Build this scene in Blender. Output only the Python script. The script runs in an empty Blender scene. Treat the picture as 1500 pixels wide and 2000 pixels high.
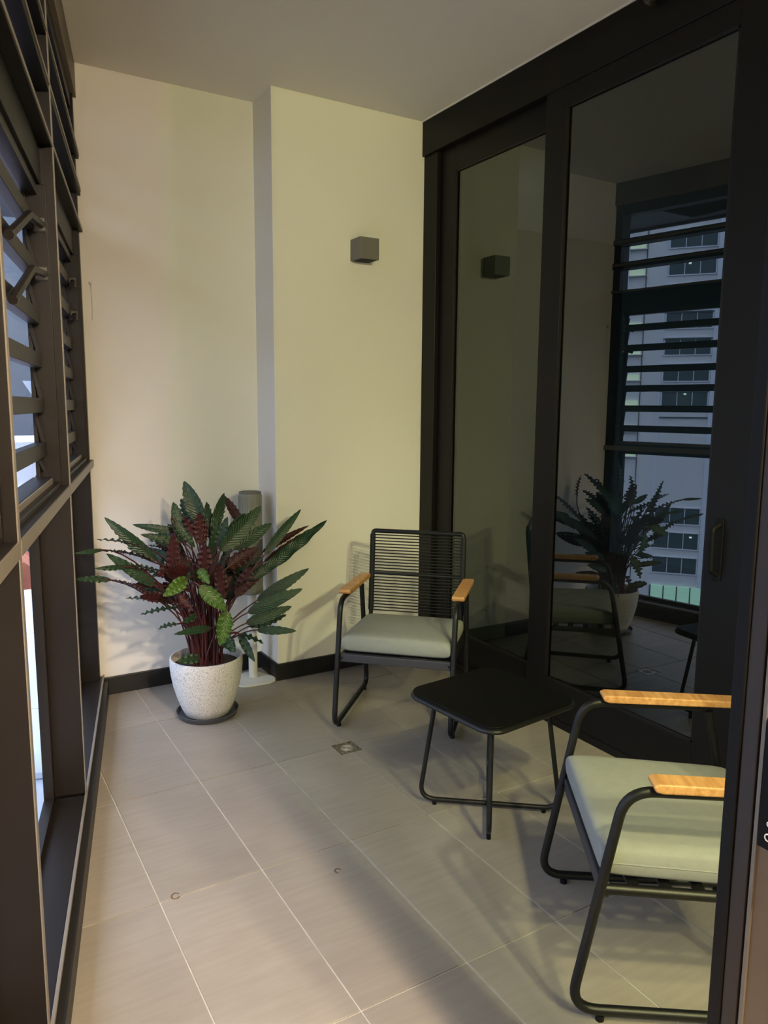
import bpy, bmesh, math, random
from mathutils import Vector, Matrix, Quaternion
random.seed(7)
SC = bpy.context.scene
COL = SC.collection

# ------------------------------------------------------------------ camera
CAM = Vector((-.446, -1.939, 1.36))
YAW, PITCH, ROLL = math.radians(30.788), math.radians(8.049), math.radians(.416)
fw = Vector((math.sin(YAW)*math.cos(PITCH), math.cos(YAW)*math.cos(PITCH), -math.sin(PITCH)))
r0 = Vector((math.cos(YAW), -math.sin(YAW), 0)); u0 = r0.cross(fw)
rr = r0*math.cos(ROLL) + u0*math.sin(ROLL); uu = -r0*math.sin(ROLL) + u0*math.cos(ROLL)
cd = bpy.data.cameras.new('camera'); cam = bpy.data.objects.new('camera', cd); COL.objects.link(cam)
cd.sensor_fit = 'HORIZONTAL'; cd.sensor_width = 36; cd.lens = 1463.9*36/1500; cd.clip_start = .02; cd.clip_end = 600
M = Matrix((( rr.x, uu.x, -fw.x, CAM.x), (rr.y, uu.y, -fw.y, CAM.y), (rr.z, uu.z, -fw.z, CAM.z), (0, 0, 0, 1)))
cam.matrix_world = M
SC.camera = cam

# ------------------------------------------------------------------ world, exposure
SC.view_settings.view_transform = 'Standard'; SC.view_settings.look = 'None'
SC.view_settings.gamma = 1; SC.view_settings.exposure = 0; SC.view_settings.use_curve_mapping = False
W = bpy.data.worlds.new('dusk_sky'); SC.world = W; W.use_nodes = True
wn, wl = W.node_tree.nodes, W.node_tree.links; wn.clear()
wo = wn.new('ShaderNodeOutputWorld'); wb = wn.new('ShaderNodeBackground'); wb.inputs['Strength'].default_value = 5.8
tc = wn.new('ShaderNodeTexCoord'); sx = wn.new('ShaderNodeSeparateXYZ'); cr = wn.new('ShaderNodeValToRGB')
cr.color_ramp.elements[0].position = 0.0; cr.color_ramp.elements[0].color = (.12, .155, .23, 1)
cr.color_ramp.elements[1].position = 0.7; cr.color_ramp.elements[1].color = (.70, .78, 1.06, 1)
wl.new(tc.outputs['Generated'], sx.inputs[0]); wl.new(sx.outputs['Z'], cr.inputs[0]); wl.new(cr.outputs[0], wb.inputs['Color']); wl.new(wb.outputs[0], wo.inputs['Surface'])

# recessed ceiling lamps of the room behind the doorway: (x, y, watts, colour, cone degrees, radius)
CEIL = 2.78
LAMPS = [('SPOT', .38, -2.40, 370, (1, .80, .56), 163, .07),
         ('POINT', .35, -3.60, 205, (1, .82, .60), 0, .045),
         ('SPOT', .62, -1.98, 95, (1, .86, .64), 140, .03),
         ('POINT', .665, -3.50, 320, (1, .86, .64), 0, .035)]

# ------------------------------------------------------------------ materials
def mat(name, col, rough=.5, metal=0, spec=.5, coat=0):
    m = bpy.data.materials.new(name); m.use_nodes = True
    b = m.node_tree.nodes['Principled BSDF']
    b.inputs['Base Color'].default_value = (*col, 1); b.inputs['Roughness'].default_value = rough
    b.inputs['Metallic'].default_value = metal; b.inputs['Specular IOR Level'].default_value = spec
    b.inputs['Coat Weight'].default_value = coat
    return m
def noise_col(m, c1, c2, scale=5, stretch=(1, 1, 1), detail=4, p0=.35, p1=.65, bump=0, coord='Object', bscale=None):
    nt = m.node_tree; b = nt.nodes['Principled BSDF']
    t = nt.nodes.new('ShaderNodeTexCoord'); mp = nt.nodes.new('ShaderNodeMapping'); mp.inputs['Scale'].default_value = stretch
    n = nt.nodes.new('ShaderNodeTexNoise'); n.inputs['Scale'].default_value = scale; n.inputs['Detail'].default_value = detail
    r = nt.nodes.new('ShaderNodeValToRGB'); r.color_ramp.elements[0].position = p0; r.color_ramp.elements[1].position = p1
    r.color_ramp.elements[0].color = (*c1, 1); r.color_ramp.elements[1].color = (*c2, 1)
    nt.links.new(t.outputs[coord], mp.inputs[0]); nt.links.new(mp.outputs[0], n.inputs['Vector'])
    nt.links.new(n.outputs['Fac'], r.inputs[0]); nt.links.new(r.outputs[0], b.inputs['Base Color'])
    if bump:
        n2 = n
        if bscale:
            n2 = nt.nodes.new('ShaderNodeTexNoise'); n2.inputs['Scale'].default_value = bscale; nt.links.new(mp.outputs[0], n2.inputs['Vector'])
        bp = nt.nodes.new('ShaderNodeBump'); bp.inputs['Strength'].default_value = bump; bp.inputs['Distance'].default_value = .002
        nt.links.new(n2.outputs['Fac'], bp.inputs['Height']); nt.links.new(bp.outputs[0], b.inputs['Normal'])
    return m
def glass_mat(name, tint, ior, gtint=(1, 1, 1)):
    m = bpy.data.materials.new(name); m.use_nodes = True; nt = m.node_tree; nt.nodes.clear()
    o = nt.nodes.new('ShaderNodeOutputMaterial'); mx = nt.nodes.new('ShaderNodeMixShader')
    tr = nt.nodes.new('ShaderNodeBsdfTransparent'); tr.inputs[0].default_value = (*tint, 1)
    gl = nt.nodes.new('ShaderNodeBsdfGlossy'); gl.inputs['Roughness'].default_value = 0; gl.inputs[0].default_value = (*gtint, 1)
    f = nt.nodes.new('ShaderNodeFresnel'); f.inputs[0].default_value = ior
    # one-layer pane: the face turned away from the ray must not flip to total reflection
    g = nt.nodes.new('ShaderNodeNewGeometry'); inv = nt.nodes.new('ShaderNodeMath'); inv.operation = 'SUBTRACT'; inv.inputs[0].default_value = ior
    k = nt.nodes.new('ShaderNodeMath'); k.operation = 'MULTIPLY'; k.inputs[1].default_value = ior - 1/ior
    nt.links.new(g.outputs['Backfacing'], k.inputs[0]); nt.links.new(k.outputs[0], inv.inputs[1]); nt.links.new(inv.outputs[0], f.inputs[0])
    nt.links.new(f.outputs[0], mx.inputs[0]); nt.links.new(tr.outputs[0], mx.inputs[1]); nt.links.new(gl.outputs[0], mx.inputs[2])
    nt.links.new(mx.outputs[0], o.inputs[0])
    return m
MT = {}
MT['wall'] = noise_col(mat('wall_paint', (.80, .77, .70), .85, spec=.2), (.79, .755, .69), (.82, .79, .72), 1.2, bump=.06, bscale=180)
MT['ceiling'] = mat('ceiling_paint', (.80, .76, .68), .9, spec=.2)
MT['bronze'] = noise_col(mat('dark_bronze_metal', (.010, .0078, .0065), .38, spec=.28), (.009, .007, .0058), (.012, .009, .0075), 3)
MT['black_frame'] = mat('black_frame', (.005, .0042, .0034), .45, spec=.22)
MT['cap'] = mat('pale_edge', (.21, .18, .14), .4, .3)  # paler than the bronze frames, for thin strips along front edges
MT['header_brown'] = mat('header_brown', (.13, .10, .065), .5, spec=.4)
MT['skirt'] = mat('black_skirting', (.013, .012, .011), .45, spec=.4)
MT['chair_metal'] = noise_col(mat('black_powder_coat', (.006, .006, .006), .4, spec=.35), (.005, .005, .005), (.008, .008, .008), 30, bump=.1, bscale=900)
MT['cord'] = mat('black_cord', (.009, .009, .009), .6, spec=.3)
MT['bar'] = mat('seat_bar_grey', (.035, .034, .042), .5)
MT['wood'] = noise_col(mat('armrest_wood', (.5, .25, .1), .42, spec=.5), (.42, .185, .055), (.66, .36, .14), 9, (1, 8, 8), 6, .3, .7, .15)
MT['cushion'] = noise_col(mat('cushion_fabric', (.28, .29, .265), .9, spec=.2), (.262, .270, .250), (.278, .286, .262), 40, bump=.25, bscale=900)
MT['tile'] = mat('floor_tile', (.3, .27, .24), .42, spec=.4)
MT['grout'] = noise_col(mat('grout', (.52, .48, .42), .9), (.46, .42, .36), (.60, .55, .48), 12)
MT['pot'] = mat('terrazzo', (.6, .58, .54), .6)
MT['saucer'] = mat('saucer_grey', (.05, .052, .058), .5)
MT['soil'] = noise_col(mat('soil', (.03, .018, .012), .95), (.015, .01, .007), (.05, .03, .02), 60, bump=.8)
MT['stem'] = mat('maroon_stem', (.075, .018, .018), .5)
MT['white_metal'] = mat('white_enamel', (.70, .69, .64), .4)
MT['mesh_grey'] = mat('grey_mesh', (.24, .24, .21), .6)
MT['sconce'] = mat('sconce_grey', (.16, .15, .135), .5)
MT['table'] = mat('table_black', (.0035, .0035, .0035), .5, spec=.1)
MT['steel'] = noise_col(mat('drain_steel', (.3, .28, .24), .35, .8), (.14, .12, .10), (.42, .38, .32), 80)
MT['black_plastic'] = mat('black_plastic', (.005, .005, .006), .6, spec=.15)
MT['white_print'] = mat('white_print', (.75, .75, .72), .6)
MT['jamb'] = noise_col(mat('dark_brown_jamb', (.03, .02, .014), .4, spec=.5), (.026, .018, .012), (.036, .025, .018), 3)
MT['brown_wall'] = noise_col(mat('brown_lacquer', (.16, .11, .062), .5, spec=.4), (.14, .095, .052), (.18, .125, .07), 2)
MT['glass_door'] = glass_mat('door_glass', (.15, .18, .165), 1.93, (.94, 1, .97))
MT['glass_win'] = glass_mat('window_glass', (.86, .92, .93), 1.30)
MT['glass_end'] = glass_mat('end_door_glass', (.50, .58, .40), 1.3)
MT['ext_metal'] = noise_col(mat('pale_cladding', (.78, .82, .88), .4, .0), (.74, .79, .86), (.80, .84, .90), .8)
MT['seam'] = mat('dark_seam', (.03, .035, .04), .6)
MT['concrete'] = noise_col(mat('facade_concrete', (.8, .8, .82), .8), (.74, .75, .78), (.82, .82, .83), .15)
MT['concrete2'] = noise_col(mat('facade_concrete_pink', (.64, .59, .57), .8), (.58, .54, .53), (.68, .62, .60), .15)
MT['white_frame'] = mat('white_window_frame', (.78, .82, .92), .6)
MT['pane'] = mat('office_glass', (.06, .09, .10), .12, spec=.6)
MT['brown_build'] = mat('tan_render', (.50, .42, .40), .8)
MT['grey_build'] = mat('grey_tower', (.13, .15, .17), .6)
MT['red_brick'] = noise_col(mat('terracotta', (.45, .13, .06), .8), (.35, .09, .05), (.62, .22, .10), .6)
MT['asphalt'] = noise_col(mat('asphalt', (.06, .06, .065), .9), (.05, .05, .055), (.09, .09, .09), .1)
MT['room_wall'] = mat('indoor_paint', (.62, .58, .50), .85)
MT['room_floor'] = noise_col(mat('indoor_floor', (.26, .19, .13), .5), (.2, .14, .09), (.30, .22, .15), 3, (1, 8, 1))
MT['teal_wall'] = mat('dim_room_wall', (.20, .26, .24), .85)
MT['board'] = mat('pale_board', (.55, .55, .52), .6)
MT['hook'] = mat('white_hook', (.7, .66, .58), .5)
def emis(name, col, s):
    m = bpy.data.materials.new(name); m.use_nodes = True; b = m.node_tree.nodes['Principled BSDF']
    b.inputs['Base Color'].default_value = (*col, 1); b.inputs['Emission Color'].default_value = (*col, 1); b.inputs['Emission Strength'].default_value = s
    return m
MT['lit_green'] = emis('lit_fluorescent', (.75, .90, .62), 1.5)
MT['lit_shop'] = emis('lit_shop', (.50, .85, .65), 1.6)
MT['lit_dot'] = emis('lit_dot', (.75, 1, .9), 4)
MT['lamp_glow'] = emis('lamp_glow', (1, .85, .6), 6)
MT['clear'] = glass_mat('clear_bulb', (.75, .77, .72), 1.5)

def tile_shader(m):
    nt = m.node_tree; b = nt.nodes['Principled BSDF']
    t = nt.nodes.new('ShaderNodeTexCoord'); g = nt.nodes.new('ShaderNodeNewGeometry'); oi = nt.nodes.new('ShaderNodeObjectInfo')
    mp = nt.nodes.new('ShaderNodeMapping'); mp.inputs['Scale'].default_value = (6, 60, 1); mp.inputs['Rotation'].default_value = (0, 0, .03)
    n = nt.nodes.new('ShaderNodeTexNoise'); n.inputs['Scale'].default_value = 1; n.inputs['Detail'].default_value = 5
    n2 = nt.nodes.new('ShaderNodeTexNoise'); n2.inputs['Scale'].default_value = 3.5; n2.inputs['Detail'].default_value = 3
    nt.links.new(g.outputs['Position'], mp.inputs[0]); nt.links.new(mp.outputs[0], n.inputs['Vector']); nt.links.new(g.outputs['Position'], n2.inputs['Vector'])
    a = nt.nodes.new('ShaderNodeMath'); a.operation = 'MULTIPLY_ADD'; a.inputs[1].default_value = .45
    nt.links.new(n.outputs['Fac'], a.inputs[0]); 
    s = nt.nodes.new('ShaderNodeMath'); s.operation = 'MULTIPLY'; s.inputs[1].default_value = .55; nt.links.new(n2.outputs['Fac'], s.inputs[0]); nt.links.new(s.outputs[0], a.inputs[2])
    r = nt.nodes.new('ShaderNodeValToRGB'); r.color_ramp.elements[0].position = .36; r.color_ramp.elements[1].position = .64
    r.color_ramp.elements[0].color = (.25, .218, .182, 1); r.color_ramp.elements[1].color = (.30, .265, .222, 1)
    nt.links.new(a.outputs[0], r.inputs[0])
    hs = nt.nodes.new('ShaderNodeHueSaturation'); mr = nt.nodes.new('ShaderNodeMapRange'); mr.inputs['To Min'].default_value = .94; mr.inputs['To Max'].default_value = 1.06
    nt.links.new(oi.outputs['Random'], mr.inputs['Value']); nt.links.new(mr.outputs[0], hs.inputs['Value']); nt.links.new(r.outputs[0], hs.inputs['Color'])
    nt.links.new(hs.outputs[0], b.inputs['Base Color'])
    bp = nt.nodes.new('ShaderNodeBump'); bp.inputs['Strength'].default_value = .12; bp.inputs['Distance'].default_value = .001
    nt.links.new(n.outputs['Fac'], bp.inputs['Height']); nt.links.new(bp.outputs[0], b.inputs['Normal'])
tile_shader(MT['tile'])
def pot_shader(m):
    nt = m.node_tree; b = nt.nodes['Principled BSDF']; t = nt.nodes.new('ShaderNodeTexCoord')
    v = nt.nodes.new('ShaderNodeTexNoise'); v.inputs['Scale'].default_value = 210; v.inputs['Detail'].default_value = 2
    r = nt.nodes.new('ShaderNodeValToRGB'); e = r.color_ramp.elements
    e[0].position = .33; e[0].color = (.30, .28, .25, 1); e[1].position = .44; e[1].color = (.62, .60, .56, 1)
    x = e.new(.62); x.color = (.66, .64, .60, 1); y = e.new(.70); y.color = (.80, .78, .72, 1)
    nt.links.new(t.outputs['Object'], v.inputs['Vector']); nt.links.new(v.outputs['Fac'], r.inputs[0]); nt.links.new(r.outputs[0], b.inputs['Base Color'])
pot_shader(MT['pot'])
def leaf_top(name, ca, cb, rough=.38):
    m = mat(name, ca, rough, spec=.45); nt = m.node_tree; b = nt.nodes['Principled BSDF']
    uv = nt.nodes.new('ShaderNodeUVMap'); s = nt.nodes.new('ShaderNodeSeparateXYZ'); nt.links.new(uv.outputs[0], s.inputs[0])
    def mth(op, a, bb=None):
        k = nt.nodes.new('ShaderNodeMath'); k.operation = op
        for i, q in enumerate((a, bb)):
            if q is None: continue
            if isinstance(q, (int, float)): k.inputs[i].default_value = q
            else: nt.links.new(q, k.inputs[i])
        return k.outputs[0]
    av = mth('ABSOLUTE', s.outputs['Y'])
    ph = mth('SUBTRACT', mth('MULTIPLY', s.outputs['X'], 80), mth('MULTIPLY', av, 16))
    w = mth('MULTIPLY', mth('ADD', mth('SINE', ph), 1), .5)
    mid = mth('LESS_THAN', av, .05)
    fac = mth('MAXIMUM', mth('MULTIPLY', w, .7), mth('MULTIPLY', mid, .9))
    r = nt.nodes.new('ShaderNodeMixRGB'); r.inputs[1].default_value = (*ca, 1); r.inputs[2].default_value = (*cb, 1)
    nt.links.new(fac, r.inputs[0]); nt.links.new(r.outputs[0], b.inputs['Base Color'])
    bp = nt.nodes.new('ShaderNodeBump'); bp.inputs['Strength'].default_value = .35; bp.inputs['Distance'].default_value = .003
    nt.links.new(w, bp.inputs['Height']); nt.links.new(bp.outputs[0], b.inputs['Normal'])
    return m
MT['leaf'] = leaf_top('leaf_green', (.013, .038, .016), (.034, .078, .034))
MT['leaf_young'] = leaf_top('leaf_bright_green', (.040, .105, .010), (.075, .155, .020))
MT['leaf_dark'] = leaf_top('leaf_deep_green', (.010, .032, .018), (.022, .058, .030))
MT['under'] = leaf_top('leaf_maroon', (.035, .006, .007), (.070, .012, .012), .5)
MT['under_young'] = leaf_top('leaf_pale_under', (.09, .10, .02), (.14, .15, .03), .5)

# ------------------------------------------------------------------ mesh helpers
class MB:
    def __init__(s): s.v = []; s.f = []; s.mi = []; s.uv = None
    def box(s, a, b, T=None):
        x0, y0, z0 = a; x1, y1, z1 = b; k = len(s.v)
        P = [(x0,y0,z0),(x1,y0,z0),(x1,y1,z0),(x0,y1,z0),(x0,y0,z1),(x1,y0,z1),(x1,y1,z1),(x0,y1,z1)]
        s.v += [tuple(T(*p)) if T else p for p in P]
        F = [(0,3,2,1),(4,5,6,7),(0,1,5,4),(1,2,6,5),(2,3,7,6),(3,0,4,7)]
        s.f += [tuple(k+i for i in f) for f in F]; return s
    def prism(s, poly, h0, h1, T):          # poly of (a,b), extruded along c
        k = len(s.v); n = len(poly)
        s.v += [tuple(T(a, b, h0)) for a, b in poly] + [tuple(T(a, b, h1)) for a, b in poly]
        s.f.append(tuple(k+i for i in range(n))[::-1]); s.f.append(tuple(k+n+i for i in range(n)))
        for i in range(n): j = (i+1) % n; s.f.append((k+i, k+j, k+n+j, k+n+i))
        return s
    def tube(s, pts, r, n=10, closed=False, caps=True):
        pts = [Vector(p) for p in pts]; N = len(pts); k = len(s.v)
        rad = r if isinstance(r, (list, tuple)) else [r]*N
        tg = []
        for i in range(N):
            a = pts[(i-1) % N] if (closed or i) else pts[0]; b = pts[(i+1) % N] if (closed or i < N-1) else pts[-1]
            tg.append((b-a).normalized())
        up = Vector((0, 0, 1)) if abs(tg[0].z) < .9 else Vector((1, 0, 0))
        u = tg[0].cross(up).normalized()
        for i in range(N):
            u = (u - tg[i]*u.dot(tg[i])).normalized(); w = tg[i].cross(u)
            for j in range(n):
                t = 2*math.pi*j/n; s.v.append(tuple(pts[i] + (u*math.cos(t)+w*math.sin(t))*rad[i]))
        for i in range(N if closed else N-1):
            a = k+i*n; b = k+((i+1) % N)*n
            for j in range(n): s.f.append((a+j, a+(j+1) % n, b+(j+1) % n, b+j))
        if caps and not closed:
            s.f.append(tuple(k+j for j in range(n))[::-1]); s.f.append(tuple(k+(N-1)*n+j for j in range(n)))
        return s
    def lathe(s, prof, c=(0, 0, 0), n=48):
        k = len(s.v); m = len(prof)
        for r, z in prof:
            for j in range(n):
                t = 2*math.pi*j/n; s.v.append((c[0]+r*math.cos(t), c[1]+r*math.sin(t), c[2]+z))
        for i in range(m-1):
            for j in range(n): a = k+i*n; b = a+n; s.f.append((a+j, a+(j+1) % n, b+(j+1) % n, b+j))
        s.f.append(tuple(k+j for j in range(n))[::-1]); s.f.append(tuple(k+(m-1)*n+j for j in range(n)))
        return s
    def build(s, name, m, parent=None, bevel=0, smooth=False, seg=2, mesh_only=False):
        me = bpy.data.meshes.new(name); me.from_pydata(s.v, [], s.f); me.materials.append(MT[m] if isinstance(m, str) else m)
        bm = bmesh.new(); bm.from_mesh(me)
        bmesh.ops.recalc_face_normals(bm, faces=bm.faces); bm.to_mesh(me); bm.free()
        if smooth:
            me.polygons.foreach_set('use_smooth', [True]*len(me.polygons)); me.update()
            try: me.set_sharp_from_angle(angle=math.radians(40))
            except Exception: pass
        o = bpy.data.objects.new(name, me); COL.objects.link(o)
        if parent: o.parent = parent
        if bevel:
            b = o.modifiers.new('bevel', 'BEVEL'); b.width = bevel; b.segments = seg; b.limit_method = 'ANGLE'; b.angle_limit = math.radians(40)
        return o
def empty(name, loc=(0, 0, 0), rz=0, parent=None):
    o = bpy.data.objects.new(name, None); o.location = loc; o.rotation_euler = (0, 0, rz); o.empty_display_size = .1; COL.objects.link(o)
    if parent: o.parent = parent
    return o
def tag(o, label, cat, group=None, kind=None):
    o['label'] = label; o['category'] = cat
    if group: o['group'] = group
    if kind: o['kind'] = kind
    return o
def struct(o, label=None, cat=None):
    o['kind'] = 'structure'
    if label: o['label'] = label
    if cat: o['category'] = cat
    return o
def copy_tree(o, parent=None):
    c = o.copy(); COL.objects.link(c); c.parent = parent
    for ch in list(o.children): copy_tree(ch, c)
    return c
def fillet(pts, r, n=6):
    """rounded polyline; r one radius or one per inner point"""
    pts = [Vector(p) for p in pts]; out = [pts[0]]
    for i in range(1, len(pts)-1):
        R = r[i-1] if isinstance(r, (list, tuple)) else r
        a, p, b = pts[i-1], pts[i], pts[i+1]; u = (a-p).normalized(); v = (b-p).normalized()
        ang = u.angle(v); d = min(R/math.tan(ang/2), (a-p).length*.49, (b-p).length*.49)
        A = p+u*d; B = p+v*d
        for k in range(n+1):
            t = k/n; out.append(A*(1-t)**2 + p*2*t*(1-t) + B*t*t)
    out.append(pts[-1]); return out

# ------------------------------------------------------------------ setting: plan
XD = 1.79; YB = 1.64; YC = 1.415; XC = .945; YE = -1.42     # door wall, back wall, column front, column side, end (doorway) wall
# window wall frame: s runs from the back wall towards the camera, d outwards
A0 = Vector((.155, YB)); tl = math.hypot(.2324, 1); tv = Vector((-.2324/tl, -1/tl)); nv = Vector((-1/tl, .2324/tl))
def WL(s, d, z): return (A0.x+tv.x*s+nv.x*d, A0.y+tv.y*s+nv.y*d, z)
def wx(y): return .155 + .2324*(y-YB)

# floor slab (grout bed) with tiles
fb = MB()
fb.prism([(WL(-.35,.0,0)[0]-.0, YB+.3), (2.0, YB+.3), (2.0, YE), (wx(YE)-.02, YE)], -.2, -.003, lambda a, b, c: (a, b, c))
floor = struct(fb.build('floor', 'grout'), 'balcony floor of grey brown rectangular tiles with pale joints')
def clip(poly, px, py, nx, ny):              # keep the side where (p-P).n >= 0
    out = []
    for i in range(len(poly)):
        a = poly[i]; b = poly[(i+1) % len(poly)]
        da = (a[0]-px)*nx+(a[1]-py)*ny; db = (b[0]-px)*nx+(b[1]-py)*ny
        if da >= 0: out.append(a)
        if da*db < 0: t = da/(da-db); out.append((a[0]+(b[0]-a[0])*t, a[1]+(b[1]-a[1])*t))
    return out
TX, TY, G = .298, .605, .0022
full = None
for i in range(-4, 7):
    for j in range(-3, 3):
        x0, x1, y0, y1 = i*TX+G, (i+1)*TX-G, j*TY+G, (j+1)*TY-G
        q = [(x0, y0), (x1, y0), (x1, y1), (x0, y1)]
        q = clip(q, .155+.0, YB, -nv.x, -nv.y); 
        if q: q = clip(q, 0, YB, 0, -1)
        if q: q = clip(q, XD, 0, -1, 0)
        if q: q = clip(q, 0, YE, 0, 1)
        hole = (i == 2 and j in (0, 1)) or (i == 3 and j in (0, 1)) 
        if not q or len(q) < 3: continue
        # drain insert cut from the tile corner at (3,1)
        DX0, DX1, DY0, DY1 = .842, .935, .535, .628
        polys = [q]
        if x0 < DX1 and x1 > DX0 and y0 < DY1 and y1 > DY0:
            polys = []
            L = clip(q, DX0, 0, -1, 0); R = clip(q, DX1, 0, 1, 0); mid = clip(clip(q, DX0, 0, 1, 0) or [], DX1, 0, -1, 0) if clip(q, DX0, 0, 1, 0) else []
            top = clip(mid, 0, DY1, 0, 1) if mid else []; bot = clip(mid, 0, DY0, 0, -1) if mid else []
            b = MB(); 
            for p in (L, R, top, bot):
                if p and len(p) > 2: b.prism(p, -.008, 0, lambda a, bb, c: (a, bb, c))
            b.build('tile', 'tile', floor); continue
        isfull = len(q) == 4 and abs((q[2][0]-q[0][0])-(TX-2*G)) < 1e-6 and abs((q[2][1]-q[0][1])-(TY-2*G)) < 1e-6 and abs(q[0][1]-q[1][1]) < 1e-6
        if isfull and full:
            o = full.copy(); COL.objects.link(o); o.parent = floor; o.location = (x0, y0, 0)
        elif isfull:
            b = MB(); b.prism([(0, 0), (TX-2*G, 0), (TX-2*G, TY-2*G), (0, TY-2*G)], -.008, 0, lambda a, bb, c: (a, bb, c))
            full = b.build('tile', 'tile', floor, bevel=.0008, seg=1); full.location = (x0, y0, 0)
        else:
            b = MB(); b.prism(q, -.008, 0, lambda a, bb, c: (a, bb, c)); b.build('tile', 'tile', floor)
# drain
dr = empty('floor_drain', (.8885, .5815, 0))
tag(dr, 'small square tiled floor drain in front of the corner armchair', 'drain')
b = MB(); b.box((-.044, -.044, -.008), (.044, .044, -.002)); b.build('drain_plate', 'steel', dr)
b = MB()
for a in (-1, 1):
    b.box((-.044, a*.042-.002, -.004), (.044, a*.042+.002, .0006)); b.box((a*.042-.002, -.044, -.004), (a*.042+.002, .044, .0006))
b.build('drain_rim', 'steel', dr)
b = MB()
for k in range(5): b.tube([(.006*k*math.cos(t)+.002, .006*k*math.sin(t), -.0012) for t in [i*math.pi/8 for i in range(16)]], .0008, 5, closed=True) if k else None
b.build('drain_grate', 'grout', dr)
# small stains on tiles
def stain(cx, cy, r, lab, a0, a1):
    b = MB(); n = 14
    b.tube([(cx+r*math.cos(a0+(a1-a0)*i/n), cy+r*1.2*math.sin(a0+(a1-a0)*i/n), .0002) for i in range(n+1)], [.0006+.0022*abs(math.sin(i*1.7)) for i in range(n+1)], 5)
    return tag(b.build('stain', mat('stain_brown', (.12, .075, .05), .7)), lab, 'stain')
stain(.0445, .0065, .011, 'small rusty square mark on the tile beside the joint crossing, lower left of the floor', .3, 5.6)
stain(.4895, -.119, .009, 'tiny dark ring shaped mark on the floor tile inside the long shadow', 0, 4.2)

# walls
def wbox(name, a, b_, m='wall', label=None):
    b = MB(); b.box(a, b_); return struct(b.build(name, m), label)
wbox('wall_back', (.02, YB, -.2), (XC, YB+.3, CEIL), label='cream painted back wall behind the plant')
w2 = MB(); w2.box((XC, YC, -.2), (2.4, YB+.3, CEIL)); struct(w2.build('wall_back_pier', 'wall', bevel=.002), 'cream painted projecting pier carrying the square wall light')
wbox('ceiling', (-1.0, YE, CEIL), (2.0, YB+.3, CEIL+.2), 'ceiling', 'plain plastered balcony ceiling')
b = MB(); b.box((.16, YB-.014, 0), (XC, YB, .085)); struct(b.build('baseboard_back', 'skirt', bevel=.002), 'black skirting under the recessed back wall')
b = MB(); b.box((XC-.012, YC-.012, 0), (XC, YB-.014, .085)); b.box((XC-.012, YC-.014, 0), (XD-.03, YC, .085)); struct(b.build('baseboard_pier', 'skirt', bevel=.002), 'black skirting wrapping round the projecting pier')

# ---------------------------------------------------------------- sliding doors on the right wall
XF = 1.785
b = MB(); b.box((1.762, YE, 2.61), (1.95, YC, CEIL-.004)); struct(b.build('trim_1', 'black_frame', bevel=.003), 'dark header beam above the sliding doors')
b = MB(); b.box((1.757, YE, CEIL-.006), (1.775, YC, CEIL)); struct(b.build('trim_2', 'wall'), 'thin pale shadow strip between ceiling and header')
b = MB(); b.box((1.768, YE, 0), (1.95, YC-.014, .055)); b.box((1.762, YE, .0), (1.770, YC-.014, .03)); struct(b.build('trim_3', 'black_frame', bevel=.002), 'dark floor track under the sliding doors')
def panel(name, y0, y1, z0, z1, x0, x1, gy0, gy1, gz0, gz1, label, handle=None):
    t = struct(empty(name), label)
    b = MB(); b.box((x0, y0, z0), (x1, gy0, z1)); b.build('stile', 'black_frame', t, bevel=.002)
    b = MB(); b.box((x0, gy1, z0), (x1, y1, z1)); b.build('stile', 'black_frame', t, bevel=.002)
    b = MB(); b.box((x0+.001, gy0, gz1), (x1-.001, gy1, z1)); b.build('top_rail', 'black_frame', t, bevel=.002)
    b = MB(); b.box((x0+.001, gy0, z0), (x1-.001, gy1, gz0)); b.build('bottom_rail', 'black_frame', t, bevel=.002)
    xm = x0+.012
    k = MB(); k.v = [(xm, gy0, gz0), (xm, gy1, gz0), (xm, gy1, gz1), (xm, gy0, gz1)]; k.f = [(0, 1, 2, 3)]; k.build('pane', 'glass_door', t)
    # thin glazing beads
    b = MB()
    for (ya, yb_, za, zb) in ((gy0, gy0+.008, gz0, gz1), (gy1-.008, gy1, gz0, gz1), (gy0, gy1, gz0, gz0+.008), (gy0, gy1, gz1-.008, gz1)): b.box((x0+.003, ya, za), (x0+.010, yb_, zb))
    b.build('glazing_bead', 'bronze', t)
    if handle is not None:
        b = MB(); b.box((x0-.006, handle-.014, .79), (x0, handle+.014, 1.0)); h = b.build('door_handle', 'black_plastic', t, bevel=.002)
        b = MB(); b.tube(fillet([(x0-.004, handle, .81), (x0-.032, handle+.004, .825), (x0-.034, handle+.004, .965), (x0-.004, handle, .98)], .012), .008, 10); b.build('grip', 'black_plastic', h, smooth=True)
    return t
panel('door_1', .47, YC, .055, 2.61, 1.80, 1.84, .52, 1.175, .205, 2.495, 'far dark framed glass door panel next to the pier')
b = MB(); b.box((1.775, 1.30, .055), (1.86, YC, 2.61)); struct(b.build('trim_4', 'black_frame', bevel=.003), 'dark door jamb against the pier')
panel('door_2', -.515, .51, .055, 2.61, 1.765, 1.797, -.352, .392, .195, 2.532, 'middle sliding glass door panel with lever handle', handle=-.405)
panel('door_3', YE, -.515, .055, 2.61, 1.80, 1.84, -1.33, -.60, .205, 2.495, 'nearest dark framed glass door panel behind the second chair')
b = MB(); b.box((1.758, -.60, .055), (1.80, -.517, 2.61)); struct(b.build('trim_5', 'bronze', bevel=.003), 'dark interlock post beside the sliding door')
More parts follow.
